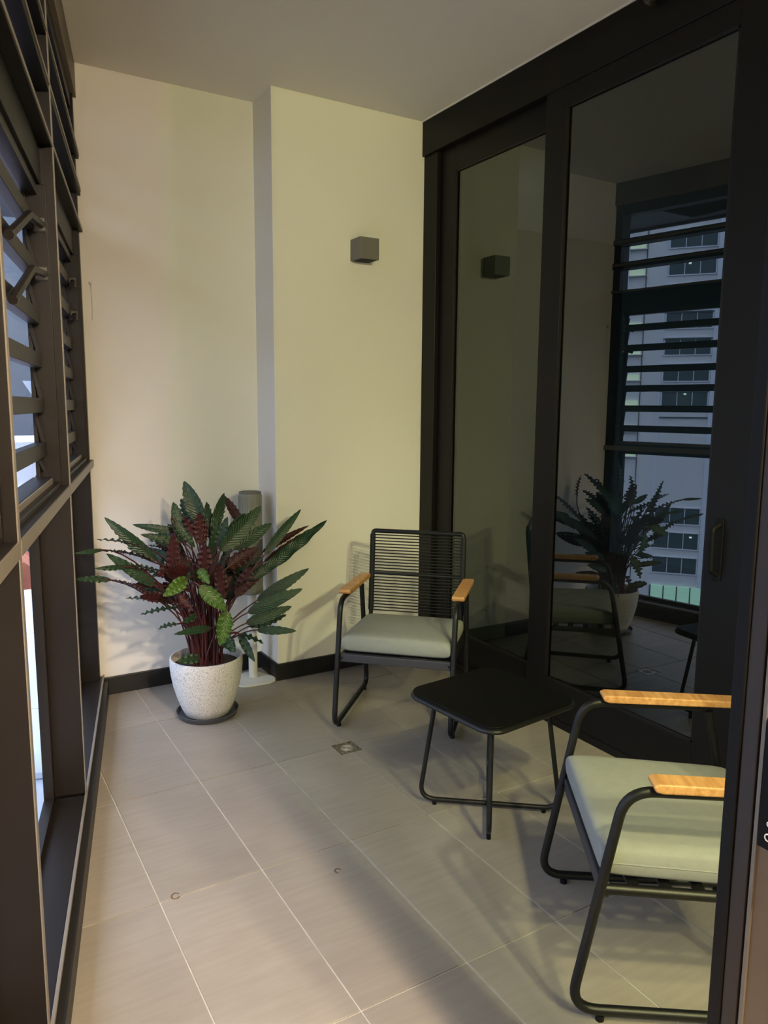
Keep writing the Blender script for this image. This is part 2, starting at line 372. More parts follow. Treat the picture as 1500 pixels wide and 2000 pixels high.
# dim room behind the doors
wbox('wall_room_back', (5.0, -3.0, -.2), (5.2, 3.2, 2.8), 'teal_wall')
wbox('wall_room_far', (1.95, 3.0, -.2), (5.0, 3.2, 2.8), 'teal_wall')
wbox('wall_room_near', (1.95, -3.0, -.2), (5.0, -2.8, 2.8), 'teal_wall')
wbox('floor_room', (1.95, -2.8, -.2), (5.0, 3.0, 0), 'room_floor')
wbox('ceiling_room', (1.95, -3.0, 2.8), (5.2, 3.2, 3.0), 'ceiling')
b = MB(); b.prism([(0, 0), (.19, 0), (.19, 1.60), (0, 1.58)], -.012, .012, lambda a, z, c: (2.66+c, 1.74+a+.12*(z/1.6), z)) 
tag(b.build('board', 'board'), 'tall pale board leaning in the dim room behind the far glass door', 'board')

# ---------------------------------------------------------------- window wall on the left
S0, SP, NU = .12, 1.01, 5
def wb(name, parent, s0, s1, d0, d1, z0, z1, m='bronze', bevel=.0015):
    b = MB(); b.box((s0, d0, z0), (s1, d1, z1), WL); return b.build(name, m, parent, bevel=bevel)
BL = [1.225, 1.355, 1.485, 1.61, 1.746, 1.874]
def lever(parent, s, z, q=1):
    b = MB()
    P = [(s, .036, z), (s+.24*q, .040, z-.025*q), (s+.60*q, .040, z-.15*q)]
    for a, c in zip(P[:-1], P[1:]):
        A = Vector(WL(*a)); Bv = Vector(WL(*c)); b.tube([A, Bv], .011, 8)
    b.build('lever', 'bronze', parent)
    b = MB(); b.tube([WL(s, .028, z), WL(s, .06, z)], .02, 12); b.build('lever_pivot', 'sconce', parent, smooth=True)
for k in range(NU):
    a = 0 if k == 0 else S0+SP*k; e = S0+SP*(k+1)
    a_open = (.0 if k == 0 else a+.010)
    t = struct(empty('window_%d' % (k+1)), ['dark bronze louvre window bay against the back wall, plant leaves reaching into it', 'second dark bronze louvre window bay with levers, nearest fully seen', 'window bay beside the camera', 'window bay behind the camera', 'last window bay of the room'][k])
    # mullion towards the camera
    wb('mullion', t, e-.010, e+.010, .0, .085, 1.10, 2.64); wb('mullion', t, e-.010, e+.010, .0, .115, .10, 1.10)
    if k == 0: wb('mullion', t, -.004, .05, .012, .12, .085, 2.64)
    wb('transom', t, a_open, e-.010, .0, .11, 1.08, 1.112)
    wb('sill', t, a_open, e-.010, .0, .12, .055, .092)
    wb('edge_cap', t, e-.011, e+.011, -.002, .0005, .10, 2.64, 'cap', 0); wb('edge_cap', t, a_open, e-.011, -.003, .002, 1.081, 1.111, 'cap', 0)
    for zc in (2.4125, 2.270, 2.103): wb('edge_cap', t, a_open, e-.011, -.002, .002, zc-.007, zc+.007, 'cap', 0)
    wb('edge_cap', t, a_open+.05, e-.06, .0405, .0445, 1.116, 1.139, 'cap', 0)
    # upper fins
    for z0, z1 in ((2.395, 2.43), (2.245, 2.285)): wb('fin', t, a_open, e-.010, .0, .09, z0, z1, 'black_frame')
    wb('fin', t, a_open, e-.010, .0, .09, 2.095, 2.11, 'black_frame')
    wb('rail', t, a_open, e-.010, .035, .09, 1.985, 2.095, 'black_frame')
    wb('rail', t, a_open, e-.010, .02, .09, 2.58, 2.64, 'black_frame')
    # upper and lower glass
    for nm, z0, z1, dd in (('pane', 2.11, 2.58, .084), ('pane', .10, 1.08, .104)):
        q = MB(); q.v = [WL(a_open, dd, z0), WL(e-.01, dd, z0), WL(e-.01, dd, z1), WL(a_open, dd, z1)]; q.f = [(0, 1, 2, 3)]; q.build(nm, 'glass_win', t)
    o0 = (.06 if k == 0 else a+.012)
    wb('frame', t, o0, o0+.035, .09, .12, .092, 1.08); wb('frame', t, e-.05, e-.012, .09, .12, .092, 1.08)
    wb('frame', t, o0, e-.012, .09, .12, .092, .115); wb('frame', t, o0, e-.012, .09, .12, 1.055, 1.08)
    # louvre frame
    L0 = (.078 if k == 0 else a+.03); L1 = e-.03
    wb('louvre_stile', t, L0, L0+.014, .076, .088, 1.112, 1.985); wb('louvre_stile', t, L1-.042, L1, .05, .088, 1.112, 1.985)
    wb('louvre_stile', t, L0-.02, L0, .022, .088, 1.112, 1.985); wb('louvre_stile', t, L1, L1+.02, .022, .088, 1.112, 1.985)
    wb('louvre_sill', t, L0, L1, .045, .10, 1.112, 1.14); wb('louvre_sill', t, L0, L1, .022, .045, 1.112, 1.124)
    wb('louvre_head', t, L0, L1, .045, .09, 1.955, 1.985)
    i0, i1 = L0+.018, L1-.044
    for z in BL: wb('louvre_rail', t, i0-.004, i1, .055, .086, z-.021, z+.021)
    zz = [1.14]+BL+[1.955]
    for z0, z1 in zip(zz[:-1], zz[1:]):
        q = MB(); q.v = [WL(i0, .088, z0), WL(i1, .088, z0), WL(i1, .080, z1), WL(i0, .080, z1)]; q.f = [(0, 1, 2, 3)]; q.build('glass_blade', 'glass_win', t)
        for sA in (i0, i1-.004):
            c = MB(); c.prism([(.058, z0+.022), (.068, z0+.022), (.086, z1-.02), (.076, z1-.02)], sA, sA+.004, lambda dd, z, s: WL(s, dd, z)); c.build('blade_clip', 'bronze', t)
    lever(t, L0+.0, 1.872, 1 if k else .12); lever(t, L0+.0, 1.735, 1 if k else .12)
# header, curb
b = MB(); b.box((-.1, 0, 2.64), (5.2, .14, CEIL), WL); struct(b.build('trim_6', 'header_brown', bevel=.002), 'brown metal header strip above the louvre windows')
b = MB(); b.box((0, -.024, 0), (5.2, .0, .075), WL); struct(b.build('baseboard_left', 'skirt', bevel=.002), 'black upstand along the foot of the window wall')
b = MB(); b.box((0, .0, -.02), (5.2, .13, .055), WL); b.box((0, -.004, .05), (5.2, .0, .090), WL); struct(b.build('trim_7', 'skirt'), 'dark sill block under the windows')
b = MB(); b.box((0, -.006, .090), (5.2, .002, .10), WL); struct(b.build('trim_8', 'cap', bevel=.001), 'thin metal lip on the window upstand')
b = MB(); b.box((-.05, .002, -.02), (.0, .14, CEIL), WL); struct(b.build('trim_9', 'wall'), 'plastered return at the end of the window wall')

# ---------------------------------------------------------------- doorway behind the second chair, and the room the view is taken from
JX = .42
dn = struct(empty('door_4'), 'dark bronze door jamb and glass at the right edge, beside the near chair')
b = MB(); b.box((JX, YE+.032, 0), (JX+.05, YE+.05, 2.6)); b.build('jamb', 'black_frame', dn, bevel=.002)
b = MB(); b.box((JX+.003, YE+.010, 0), (JX+.05, YE+.032, 2.6)); b.build('jamb', 'jamb', dn, bevel=.002)
b = MB(); b.box((JX+.012, YE+.006, 0), (JX+.05, YE+.010, 2.6)); b.build('jamb_trim', 'black_frame', dn)
b = MB(); b.box((JX+.05, YE-.02, 0), (JX+.18, YE+.05, 2.6)); b.build('jamb', 'bronze', dn)
b = MB(); b.box((-.9, YE-.03, 2.6), (XD, YE+.03, CEIL)); b.build('head_rail', 'bronze', dn)
b = MB(); b.box((JX+.18, YE-.03, .0), (1.80, YE+.02, .07)); b.build('bottom_rail', 'bronze', dn)
k = MB(); k.v = [(JX+.18, YE, .07), (1.80, YE, .07), (1.80, YE, 2.6), (JX+.18, YE, 2.6)]; k.f = [(0, 1, 2, 3)]; k.build('pane', 'glass_end', dn)
b = MB(); b.box((JX+.006, -1.80, 0), (JX+.05, YE+.003, CEIL)); struct(b.build('wall_right_near', 'brown_wall', bevel=.0015), 'warm brown wall end beside the door jamb at the right edge')
b = MB(); b.box((JX+.002, YE+.001, 0), (JX+.02, YE+.006, CEIL)); struct(b.build('trim_10', 'cap'), 'thin pale edge bead on the brown wall end')
sp = empty('switch_panel', (JX+.006, YE-.002, .895))
tag(sp, 'black wall panel with white symbols on the brown wall end at the right edge', 'switch')
b = MB(); b.box((-.008, -.12, -.085), (0, .0, .085)); b.build('cover_plate', 'black_plastic', sp, bevel=.001)
b = MB()
for zc, rr_ in ((-.068, .0045), (-.050, .0028)):
    b.tube([(-.0085, -.0145+rr_*math.cos(t), zc+rr_*math.sin(t)) for t in [i*math.pi/8 for i in range(16)]], .0010, 5, closed=True)
b.build('symbol', 'white_print', sp)
wbox('floor_near_room', (-2.2, -6.0, -.2), (3.0, YE, 0), 'room_floor')
wbox('ceiling_near_room', (-2.2, -6.0, CEIL), (3.0, YE-.0, CEIL+.2), 'room_wall')
wbox('wall_near_room_back', (-2.2, -6.2, -.2), (3.0, -6.0, CEIL+.2), 'room_wall')
wbox('wall_near_room_right', (3.0, -6.2, -.2), (3.2, YE+.02, CEIL+.2), 'room_wall')
b = MB(); b.box((-2.3, -6.2, -.2), (-2.1, -2.6, CEIL+.2)); struct(b.build('wall_near_room_left', 'room_wall'))
b = MB(); b.box((XD, YE-.03, 0), (3.0, YE+.02, CEIL)); struct(b.build('wall_near_room_front', 'room_wall'))
LL = ['round ceiling lamp nearest the doorway opening', 'round ceiling lamp deep in the room, in line with the opening', 'round ceiling lamp close behind the end glass', 'round ceiling lamp deep in the room, behind the end glass']
for (knd, x, y, w_, c_, cone, rad), lab in zip(LAMPS, LL):
    t = empty('ceiling_lamp', (x, y, CEIL)); tag(t, lab, 'lamp', 'warm ceiling lamps')
    b = MB(); b.lathe([(.06, -.004), (.06, 0), (.045, 0), (.045, -.003)], n=24); b.build('ring', 'white_metal', t)
    b = MB(); b.lathe([(.044, -.0035), (.0439, -.001)], n=24); b.build('lens', 'lamp_glow', t)
    ld = bpy.data.lights.new('light', knd); ld.energy = w_; ld.color = c_; ld.shadow_soft_size = rad
    if knd == 'SPOT': ld.spot_size = math.radians(cone); ld.spot_blend = .6
    lo = bpy.data.objects.new('light', ld); COL.objects.link(lo); lo.parent = t; lo.location = (0, 0, -.14 if knd == 'SPOT' else -.34)

# ---------------------------------------------------------------- chairs
def rounded_slab(w, l, z0, z1, rc, n=6, taper=0):
    pts = []
    for cx, cy, a0 in ((w/2-rc, l/2-rc, 0), (-w/2+rc, l/2-rc, 90), (-w/2+rc, -l/2+rc, 180), (w/2-rc, -l/2+rc, 270)):
        for k in range(n+1): a = math.radians(a0+90*k/n); pts.append((cx+rc*math.cos(a), cy+rc*math.sin(a)))
    return pts
def make_chair(label, origin, bdir, group):
    """local x across, y to the back, z up; origin between the front feet"""
    rz = math.atan2(bdir[1], bdir[0]) - math.pi/2
    t = empty('armchair', (origin[0], origin[1], 0), rz); tag(t, label, 'chair', group)
    R = .0115
    for sx in (-1, 1):
        x = sx*.245
        loop = [(x, .36, .545), (x, .035, .550), (x, -.062, .0135+.01), (x, .455, .0135+.008), (x, .49, .05), (x, .372, .545)]
        path = fillet([(x, .372, .546), (x, .030, .549), (x, -.068, .024), (x, .478, .022), (x, .372, .546)][0:4]+[(x, .374, .535)], [.075, .055, .045], 8)
        b = MB(); b.tube(path, R, 12); f = b.build('side_frame', 'chair_metal', t, smooth=True)
        for y in (.0, .43):
            b = MB(); b.tube([(x, y, .014), (x, y, .0)], .010, 10); b.build('foot_glide', 'black_plastic', f)
        # side seat rail
        b = MB(); b.tube([(x-sx*.012, -.012, .312), (x-sx*.012, .43, .300)], .0125, 10); b.build('seat_rail', 'chair_metal', t, smooth=True)
        b = MB(); b.prism([(.085, .560), (.100, .556), (.452, .553), (.458, .572), (.092, .578), (.080, .572)], x-.026, x+.026, lambda y, z, xx: (xx, y, z))
        b.build('armrest', 'wood', t, bevel=.004, seg=3)
    b = MB(); b.box((-.235, -.012, .290), (.235, .010, .326)); b.build('front_bar', 'bar', t, bevel=.004)
    b = MB(); b.box((-.235, .415, .285), (.235, .435, .315)); b.build('rear_bar', 'chair_metal', t, bevel=.003)
    b = MB()
    for k in range(6): y = .05+k*.07; b.box((-.235, y, .312), (.235, y+.025, .320))
    b.build('seat_slat', 'chair_metal', t)
    # back frame: rectangle leaning back
    def bk(x, z): return (x, .425+(z-.30)*.10, z)
    b = MB(); b.tube(fillet([bk(-.215, .295), bk(-.215, .775), bk(.215, .775), bk(.215, .295)], .014, 4), .0105, 12); b.build('back_frame', 'chair_metal', t, smooth=True)
    b = MB(); b.tube([bk(-.215, .575), bk(.215, .575)], .007, 8); b.build('cross_bar', 'chair_metal', t, smooth=True)
    for sx in (-1, 1):     # cord wound round the posts
        b = MB()
        for k in range(56): z = .40+k*.0064; b.tube([bk(sx*.2155, z), bk(sx*.2155, z+.0064)], .0135 if k % 2 else .0127, 8)
        w = b.build('cord_winding', 'cord', t); w['kind'] = 'stuff'
    z = .758; first = None; pitch = .0142
    while z > .40:
        if abs(z-.575) > .010:
            if first is None:
                b = MB(); b.tube([(-.213, 0, 0), (.213, 0, 0)], .0030, 6); first = b.build('cord', 'cord', t); o = first
            else:
                o = first.copy(); COL.objects.link(o); o.parent = t
            o.location = (0, .425+(z-.30)*.10-.010, z)
        z -= pitch
    # cushion
    bm = bmesh.new(); nx, ny = 28, 28; w, l, h = .462, .44, .078; V = {}
    def prof(u): return max(0, 1-abs(u)**12)**(1/5.)
    for side in (1, -1):
        for i in range(nx+1):
            for j in range(ny+1):
                u = -1+2*i/nx; v = -1+2*j/ny
                # soften the sampling towards the border
                us = math.sin(u*math.pi/2); vs = math.sin(v*math.pi/2)
                e = prof(us)*prof(vs)
                x = us*w/2; y = vs*l/2+l/2-.012; cz = .372-.020*(vs+1)/2
                bow = .009*(1-us*us)*(1-vs*vs)
                z = cz+side*(h/2*e + (bow if side > 0 else 0))
                if side < 0 and (i in (0, nx) or j in (0, ny)): V[(side, i, j)] = V[(1, i, j)]
                else: V[(side, i, j)] = bm.verts.new((x, y, z))
    for side in (1, -1):
        for i in range(nx):
            for j in range(ny):
                q = [V[(side, i, j)], V[(side, i+1, j)], V[(side, i+1, j+1)], V[(side, i, j+1)]]
                try: bm.faces.new(q if side > 0 else q[::-1])
                except ValueError: pass
    me = bpy.data.meshes.new('seat_cushion'); bmesh.ops.recalc_face_normals(bm, faces=bm.faces); bm.to_mesh(me); bm.free(); me.materials.append(MT['cushion'])
    me.polygons.foreach_set('use_smooth', [True]*len(me.polygons))
    o = bpy.data.objects.new('seat_cushion', me); COL.objects.link(o); o.parent = t
    b = MB()
    hw, y0, y1 = w/2-.001, -.010, l-.014
    b.tube(fillet([(0, y0, .372), (hw, y0, .372), (hw, y1, .352), (-hw, y1, .352), (-hw, y0, .372), (0, y0, .372)], .02, 4), .0022, 6); b.build('piping', 'cushion', o)
    return t
make_chair('black cord-backed armchair with wooden armrests and grey cushion in the corner by the pier', (1.134, .613), (.695, .72), 'black cord-backed armchairs')
make_chair('black armchair with grey cushion cut off by the door jamb at the right edge', (.888, -.695), (.82, -.57), 'black cord-backed armchairs')

# ---------------------------------------------------------------- side table
tc_ = (1.095, -.065); ang = math.atan2(-.78, -.62)      # direction of the near corner
t = empty('side_table', (tc_[0], tc_[1], 0), ang-math.pi/4); tag(t, 'low black square side table with rounded corners between the two armchairs', 'table')
pl = rounded_slab(.405, .405, 0, 0, .055, 8)
b = MB(); b.prism(pl, .396, .408, lambda a, c, z: (a, c, z)); b.build('tabletop', 'table', t, bevel=.002)
b = MB(); b.tube([(a*1.0, c*1.0, .392) for a, c in pl], .0085, 8, closed=True); b.build('top_rim', 'chair_metal', t, smooth=True)
for k in range(2):
    a = math.pi/4+k*math.pi/2; ux, uy = math.cos(a), math.sin(a)
    zz_ = .018 if k == 1 else .034
    pts = [(.185, .388), (.238, zz_), (-.238, zz_), (-.185, .388)]
    b = MB(); b.tube(fillet([(ux*r_, uy*r_, z) for r_, z in pts], .05, 8), .0082, 12); f = b.build('leg_frame', 'chair_metal', t, smooth=True)
    for s in (1, -1):
        b = MB(); b.tube([(ux*s*.185, uy*s*.185, zz_), (ux*s*.185, uy*s*.185, 0)], .0075, 10); b.build('foot_glide', 'black_plastic', f)

# ---------------------------------------------------------------- wall light
t = empty('wall_light', (1.4025, YC, 2.11)); tag(t, 'grey cube wall light high on the cream pier', 'wall light')
b = MB(); b.box((-.0525, -.1, -.05), (.0525, 0, .05)); b.build('lamp_housing', 'sconce', t, bevel=.0015)
b = MB(); b.box((-.040, -.088, -.052), (.040, -.012, -.0495)); b.build('lens', 'black_plastic', t)
b = MB(); b.box((-.040, -.088, .0495), (.040, -.012, .052)); b.build('lens', 'black_plastic', t)

# ---------------------------------------------------------------- speaker stand
t = empty('speaker_stand', (.845, 1.50, 0)); tag(t, 'slim white stand with tall grey perforated cylinder behind the plant in the corner', 'speaker')
b = MB(); 
pl = []
for i in range(40):
    a = 2*math.pi*i/40; r_ = .098+.012*math.cos(3*(a+.6)); pl.append((r_*math.cos(a)-.01, r_*math.sin(a)-.03))
b.prism(pl, .0, .010, lambda a, c, z: (a, c, z)); b.build('base', 'white_metal', t, bevel=.003)
b = MB(); b.tube([(0, 0, .01), (0, 0, .45)], .022, 20); b.build('pole', 'white_metal', t, smooth=True)
b = MB(); b.lathe([(.05, .44), (.0555, .445), (.0555, .93), (.052, .936)], n=40); b.build('cylinder_body', 'mesh_grey', t, smooth=True)
b = MB(); b.lathe([(.053, .936), (.054, .944), (.045, .946), (.043, .940)], n=40); b.build('top_cap', 'sconce', t, smooth=True)
b = MB()
for k in range(40): a = 2*math.pi*k/40; b.box((-.0009, -.0009, .45), (.0009, .0009, .925), lambda x, y, z, a=a: (.0560*math.cos(a)+x, .0560*math.sin(a)+y, z))
g = b.build('rib', 'mesh_grey', t); g['kind'] = 'stuff'

# ---------------------------------------------------------------- small hardware
t = empty('wall_hook', (.178, YB, 1.885)); tag(t, 'tiny pale hook with hanging cord on the back wall beside the window', 'hook')
b = MB(); b.tube([(0, 0, 0), (0, -.02, 0)], .007, 12); b.build('knob', 'hook', t, smooth=True)
b = MB(); b.tube([(0, -.012, 0), (.004, -.006, -.08), (.001, -.004, -.16)], .0012, 6); b.build('string', 'hook', t)
t = empty('glass_bulb', (1.735, -.03, CEIL)); tag(t, 'clear glass bulb under the ceiling in front of the door header, top right', 'bulb')
b = MB(); b.lathe([(.012, 0), (.028, -.008), (.032, -.02), (.032, -.045), (.026, -.062), (.012, -.071), (.002, -.073)], n=24); b.build('bulb_glass', 'clear', t, smooth=True)
b = MB(); b.lathe([(.014, 0), (.014, -.025), (.006, -.03)], n=16); b.build('socket', 'mesh_grey', t, smooth=True)
b = MB(); b.lathe([(.002, 0), (.0045, -.0015), (.002, -.003)], c=(0, 0, 0), n=10)
o = b.build('wall_fitting', 'black_plastic'); o.rotation_euler = (math.pi/2, 0, 0); o.location = (1.726, YC, 1.175); tag(o, 'tiny dark screw head on the pier between wall light and chair', 'screw')
# ---------------------------------------------------------------- potted plant
PX, PY = .512, 1.188
sc_ = empty('saucer', (PX, PY, 0)); tag(sc_, 'dark grey round plastic saucer under the terrazzo plant pot', 'saucer')
b = MB(); b.lathe([(.110, 0), (.128, .004), (.136, .024), (.133, .025), (.122, .008), (.100, .006), (.001, .006)]); b.build('saucer_dish', 'saucer', sc_, smooth=True)
pt = empty('potted_plant', (PX, PY, .0065)); tag(pt, 'large leafy plant with wavy green leaves and maroon undersides in a speckled pot', 'plant')
prof = [(.001, 0), (.088, 0), (.098, .006), (.112, .035), (.130, .085), (.144, .135), (.153, .185), (.157, .225), (.1575, .255), (.155, .262), (.150, .263), (.146, .258), (.143, .225)]
b = MB(); b.lathe(prof, n=64); b.f = b.f[:-1]; b.build('pot', 'pot', pt, smooth=True)
b = MB(); b.lathe([(.1435, .205), (.1435, .224), (.10, .230), (.05, .236), (.001, .238)], n=32); b.build('soil', 'soil', pt, smooth=True)
LEAVES = [
 ((0.506, 1.18, 0.854),(0.452, 1.24, 1.036),0.079,'g','t'),
 ((0.416, 1.15, 0.804),(0.392, 1.2, 0.954),0.062,'g','t'),
 ((0.484, 1.22, 0.85),(0.453, 1.3, 0.953),0.05,'g','t'),
 ((0.55, 1.22, 0.781),(0.567, 1.3, 0.934),0.05,'d','t'),
 ((0.552, 1.2, 0.8),(0.655, 1.32, 0.966),0.054,'g','t'),
 ((0.725, 1.3, 0.821),(0.656, 1.34, 0.954),0.048,'g','u'),
 ((0.564, 1.12, 0.741),(0.752, 1.12, 0.924),0.082,'g','t'),
 ((0.635, 1.15, 0.737),(0.814, 1.15, 0.839),0.068,'g','t'),
 ((0.789, 1.18, 0.693),(0.996, 1.24, 0.879),0.048,'g','t'),
 ((0.796, 1.22, 0.698),(1.065, 1.3, 0.789),0.036,'g','u'),
 ((0.708, 1.14, 0.594),(1.122, 1.22, 0.822),0.061,'d','t'),
 ((0.792, 1.2, 0.656),(1.118, 1.26, 0.802),0.029,'g','u'),
 ((0.724, 1.12, 0.502),(0.961, 1.08, 0.632),0.058,'d','t'),
 ((0.673, 1.1, 0.46),(0.91, 1.04, 0.552),0.065,'g','t'),
 ((0.664, 1.1, 0.413),(0.866, 1.06, 0.473),0.058,'g','t'),
 ((0.695, 1.14, 0.385),(0.874, 1.14, 0.414),0.041,'d','t'),
 ((0.714, 1.1, 0.377),(0.869, 1.02, 0.37),0.043,'g','t'),
 ((0.623, 1.08, 0.379),(0.707, 1.0, 0.344),0.039,'d','e'),
 ((0.627, 1.08, 0.375),(0.665, 1.0, 0.27),0.041,'d','t'),
 ((0.553, 1.02, 0.504),(0.508, 0.98, 0.37),0.075,'y','t'),
 ((0.44, 1.02, 0.626),(0.539, 0.98, 0.516),0.07,'y','t'),
 ((0.442, 1.02, 0.698),(0.469, 0.98, 0.639),0.046,'y','t'),
 ((0.392, 1.03, 0.66),(0.283, 0.98, 0.61),0.062,'y','t'),
 ((0.304, 1.15, 0.718),(0.111, 1.18, 0.911),0.059,'g','t'),
 ((0.409, 1.22, 0.825),(0.24, 1.28, 0.858),0.038,'g','t'),
 ((0.241, 1.15, 0.788),(0.073, 1.16, 0.826),0.037,'g','e'),
 ((0.078, 1.06, 0.802),(-0.032, 1.0, 0.809),0.019,'g','t'),
 ((0.282, 1.12, 0.722),(0.071, 1.06, 0.797),0.056,'g','e'),
 ((0.286, 1.12, 0.623),(0.101, 1.12, 0.775),0.055,'g','t'),
 ((0.169, 1.09, 0.721),(0.045, 1.06, 0.732),0.025,'g','t'),
 ((0.313, 1.13, 0.679),(0.164, 1.1, 0.723),0.057,'g','e'),
 ((0.1, 1.03, 0.686),(-0.034, 0.98, 0.715),0.03,'g','t'),
 ((0.225, 1.08, 0.609),(0.087, 1.03, 0.686),0.056,'g','e'),
 ((0.328, 1.14, 0.614),(0.182, 1.12, 0.636),0.033,'g','u'),
 ((0.33, 1.1, 0.561),(0.208, 1.05, 0.605),0.054,'g','u'),
 ((0.389, 1.1, 0.523),(0.208, 1.05, 0.528),0.051,'g','e'),
 ((0.372, 1.1, 0.455),(0.278, 1.06, 0.456),0.041,'g','e'),
 ((0.497, 1.06, 0.428),(0.32, 0.98, 0.449),0.037,'g','t'),
 ((0.351, 1.08, 0.662),(0.339, 1.02, 0.852),0.057,'g','u'),
 ((0.488, 1.12, 0.771),(0.473, 1.1, 0.917),0.068,'g','u'),
 ((0.456, 1.13, 0.811),(0.412, 1.12, 0.904),0.038,'g','u'),
 ((0.475, 1.06, 0.683),(0.467, 1.02, 0.796),0.069,'g','u'),
 ((0.552, 1.06, 0.558),(0.522, 1.02, 0.709),0.06,'g','u'),
 ((0.618, 1.08, 0.545),(0.671, 1.04, 0.678),0.068,'g','u'),
 ((0.38, 1.1, 0.716),(0.28, 1.06, 0.674),0.052,'g','u'),
 ((0.595, 1.12, 0.667),(0.728, 1.1, 0.745),0.072,'g','u'),
 ((0.407, 1.16, 0.787),(0.249, 1.18, 0.83),0.04,'g','t'),
 ((0.552, 1.06, 0.384),(0.577, 1.0, 0.325),0.057,'d','t'),
 ((0.456, 1.1, 0.292),(0.349, 1.06, 0.308),0.048,'g','t'),
 ((0.443, 1.08, 0.489),(0.365, 1.02, 0.483),0.035,'g','t'),
 ((0.364, 1.14, 0.587),(0.434, 1.1, 0.501),0.047,'g','u'),
 ((0.419, 1.16, 0.701),(0.292, 1.2, 0.644),0.041,'d','t'),
 ((0.387, 1.16, 0.881),(0.461, 1.14, 0.763),0.046,'g','t'),
 ((0.537, 1.16, 0.721),(0.558, 1.14, 0.871),0.046,'g','t'),
 ((0.555, 1.14, 0.754),(0.6, 1.12, 0.887),0.048,'d','t'),
 ((0.617, 1.2, 0.779),(0.728, 1.26, 0.876),0.049,'g','t'),
 ((0.491, 1.12, 0.654),(0.387, 1.08, 0.65),0.046,'d','t'),
 ((0.438, 1.13, 0.58),(0.305, 1.1, 0.678),0.045,'g','u'),
 ((0.622, 1.2, 0.673),(0.655, 1.2, 0.62),0.048,'g','u'),
]

def make_leaf(B, T, w, kind, facing, seed):
    rn = random.Random(seed)
    B = Vector(B); T = Vector(T); ax = T-B; L = ax.length; t0 = ax.normalized()
    toc = Vector((-.29, -.95, .12)) if facing in ('t', 'u') else Vector((0, 0, 1))
    if facing == 'u': toc = -toc
    toc = toc + Vector((rn.uniform(-.25, .25), rn.uniform(-.15, .15), rn.uniform(-.2, .3)))
    N = (toc - t0*toc.dot(t0)).normalized(); S = t0.cross(N).normalized()
    nu, nvv = 22, 8; th = .0009
    amp = min(.014, .22*w) * (1.0 if facing != 'e' else .8); fr = rn.uniform(7, 9.5); ph = rn.uniform(0, 6)
    arch = L*rn.uniform(.06, .13)*(1 if N.z >= -.2 else -1); fold = rn.uniform(.05, .2)
    V = []; UV = []
    for lay in (1, -1):
        for i in range(nu+1):
            u = i/nu
            hw = .5*w*(math.sin(math.pi*min(1, u**.85))**.62)*(1-.22*u) if 0 < u < 1 else 0.0008
            for j in range(nvv+1):
                v = -1+2*j/nvv
                wav = amp*math.sin(fr*2*math.pi*u*L/.20+ph+(1.3 if v > 0 else 0))*abs(v)**2.2*math.sin(math.pi*u)**.5
                jag = 1+.07*math.sin(fr*2*math.pi*u*L/.20+ph+1)
                P = B + ax*u + S*(hw*v*jag) + N*(arch*4*u*(1-u)*.5 + fold*hw*abs(v) + wav + lay*th/2)
                V.append(tuple(P)); UV.append((u*L/.2, v))
    F = []; mi = []; n1 = nvv+1; off = (nu+1)*n1
    for i in range(nu):
        for j in range(nvv):
            a = i*n1+j; F.append((a, a+1, a+n1+1, a+n1)); mi.append(0)
            a += off; F.append((a, a+n1, a+n1+1, a+1)); mi.append(1)
    me = bpy.data.meshes.new('leaf'); me.from_pydata(V, [], F)
    me.materials.append({'g': MT['leaf'], 'd': MT['leaf_dark'], 'y': MT['leaf_young']}[kind]); me.materials.append(MT['under_young'] if kind == 'y' else MT['under'])
    me.polygons.foreach_set('material_index', mi); me.polygons.foreach_set('use_smooth', [True]*len(F))
    ul = me.uv_layers.new(name='UVMap')
    for l in me.loops: ul.data[l.index].uv = UV[l.vertex_index]
    o = bpy.data.objects.new('leaf', me); COL.objects.link(o); o.parent = pt; o.matrix_parent_inverse = Matrix.Translation((-PX, -PY, -.0065))
    if kind == 'y': o['label'] = 'bright green young leaf'
    # petiole from the soil to the leaf base, going on as the midrib
    a = rn.uniform(0, 6.28); r_ = rn.uniform(.0, .075)
    dx, dy = B.x-PX, B.y-PY; m = math.hypot(dx, dy)+1e-6
    R0 = Vector((PX+dx/m*r_*.8+.02*math.cos(a), PY+dy/m*r_*.8+.02*math.sin(a), .225))
    if B.z < .32: R0 = Vector((PX+dx/m*.09, PY+dy/m*.09, .228))
    h = max(.05, B.z-R0.z)
    C1 = R0 + Vector((dx*.12, dy*.12, h*.55)); C2 = B - t0*min(.12, h*.35)
    pts = [R0*(1-q)**3 + C1*3*q*(1-q)**2 + C2*3*q*q*(1-q) + B*q**3 for q in [k/10 for k in range(11)]]
    pts += [B+ax*u - N*0.0 + N*(arch*2*u*(1-u) - .001) for u in (.25, .5, .75)]
    s = MB(); s.tube(pts, [.0034]*8+[.003]*3+[.0022, .0016, .0009], 6)
    st = s.build('stem', 'stem', o, smooth=True)
    st.parent = o; st.matrix_parent_inverse = o.matrix_parent_inverse.copy() if False else Matrix.Identity(4)
    return o
for i, (B, T, w, kd, fc) in enumerate(LEAVES): make_leaf(B, T, w, kd, fc, 100+i)
rn = random.Random(5)
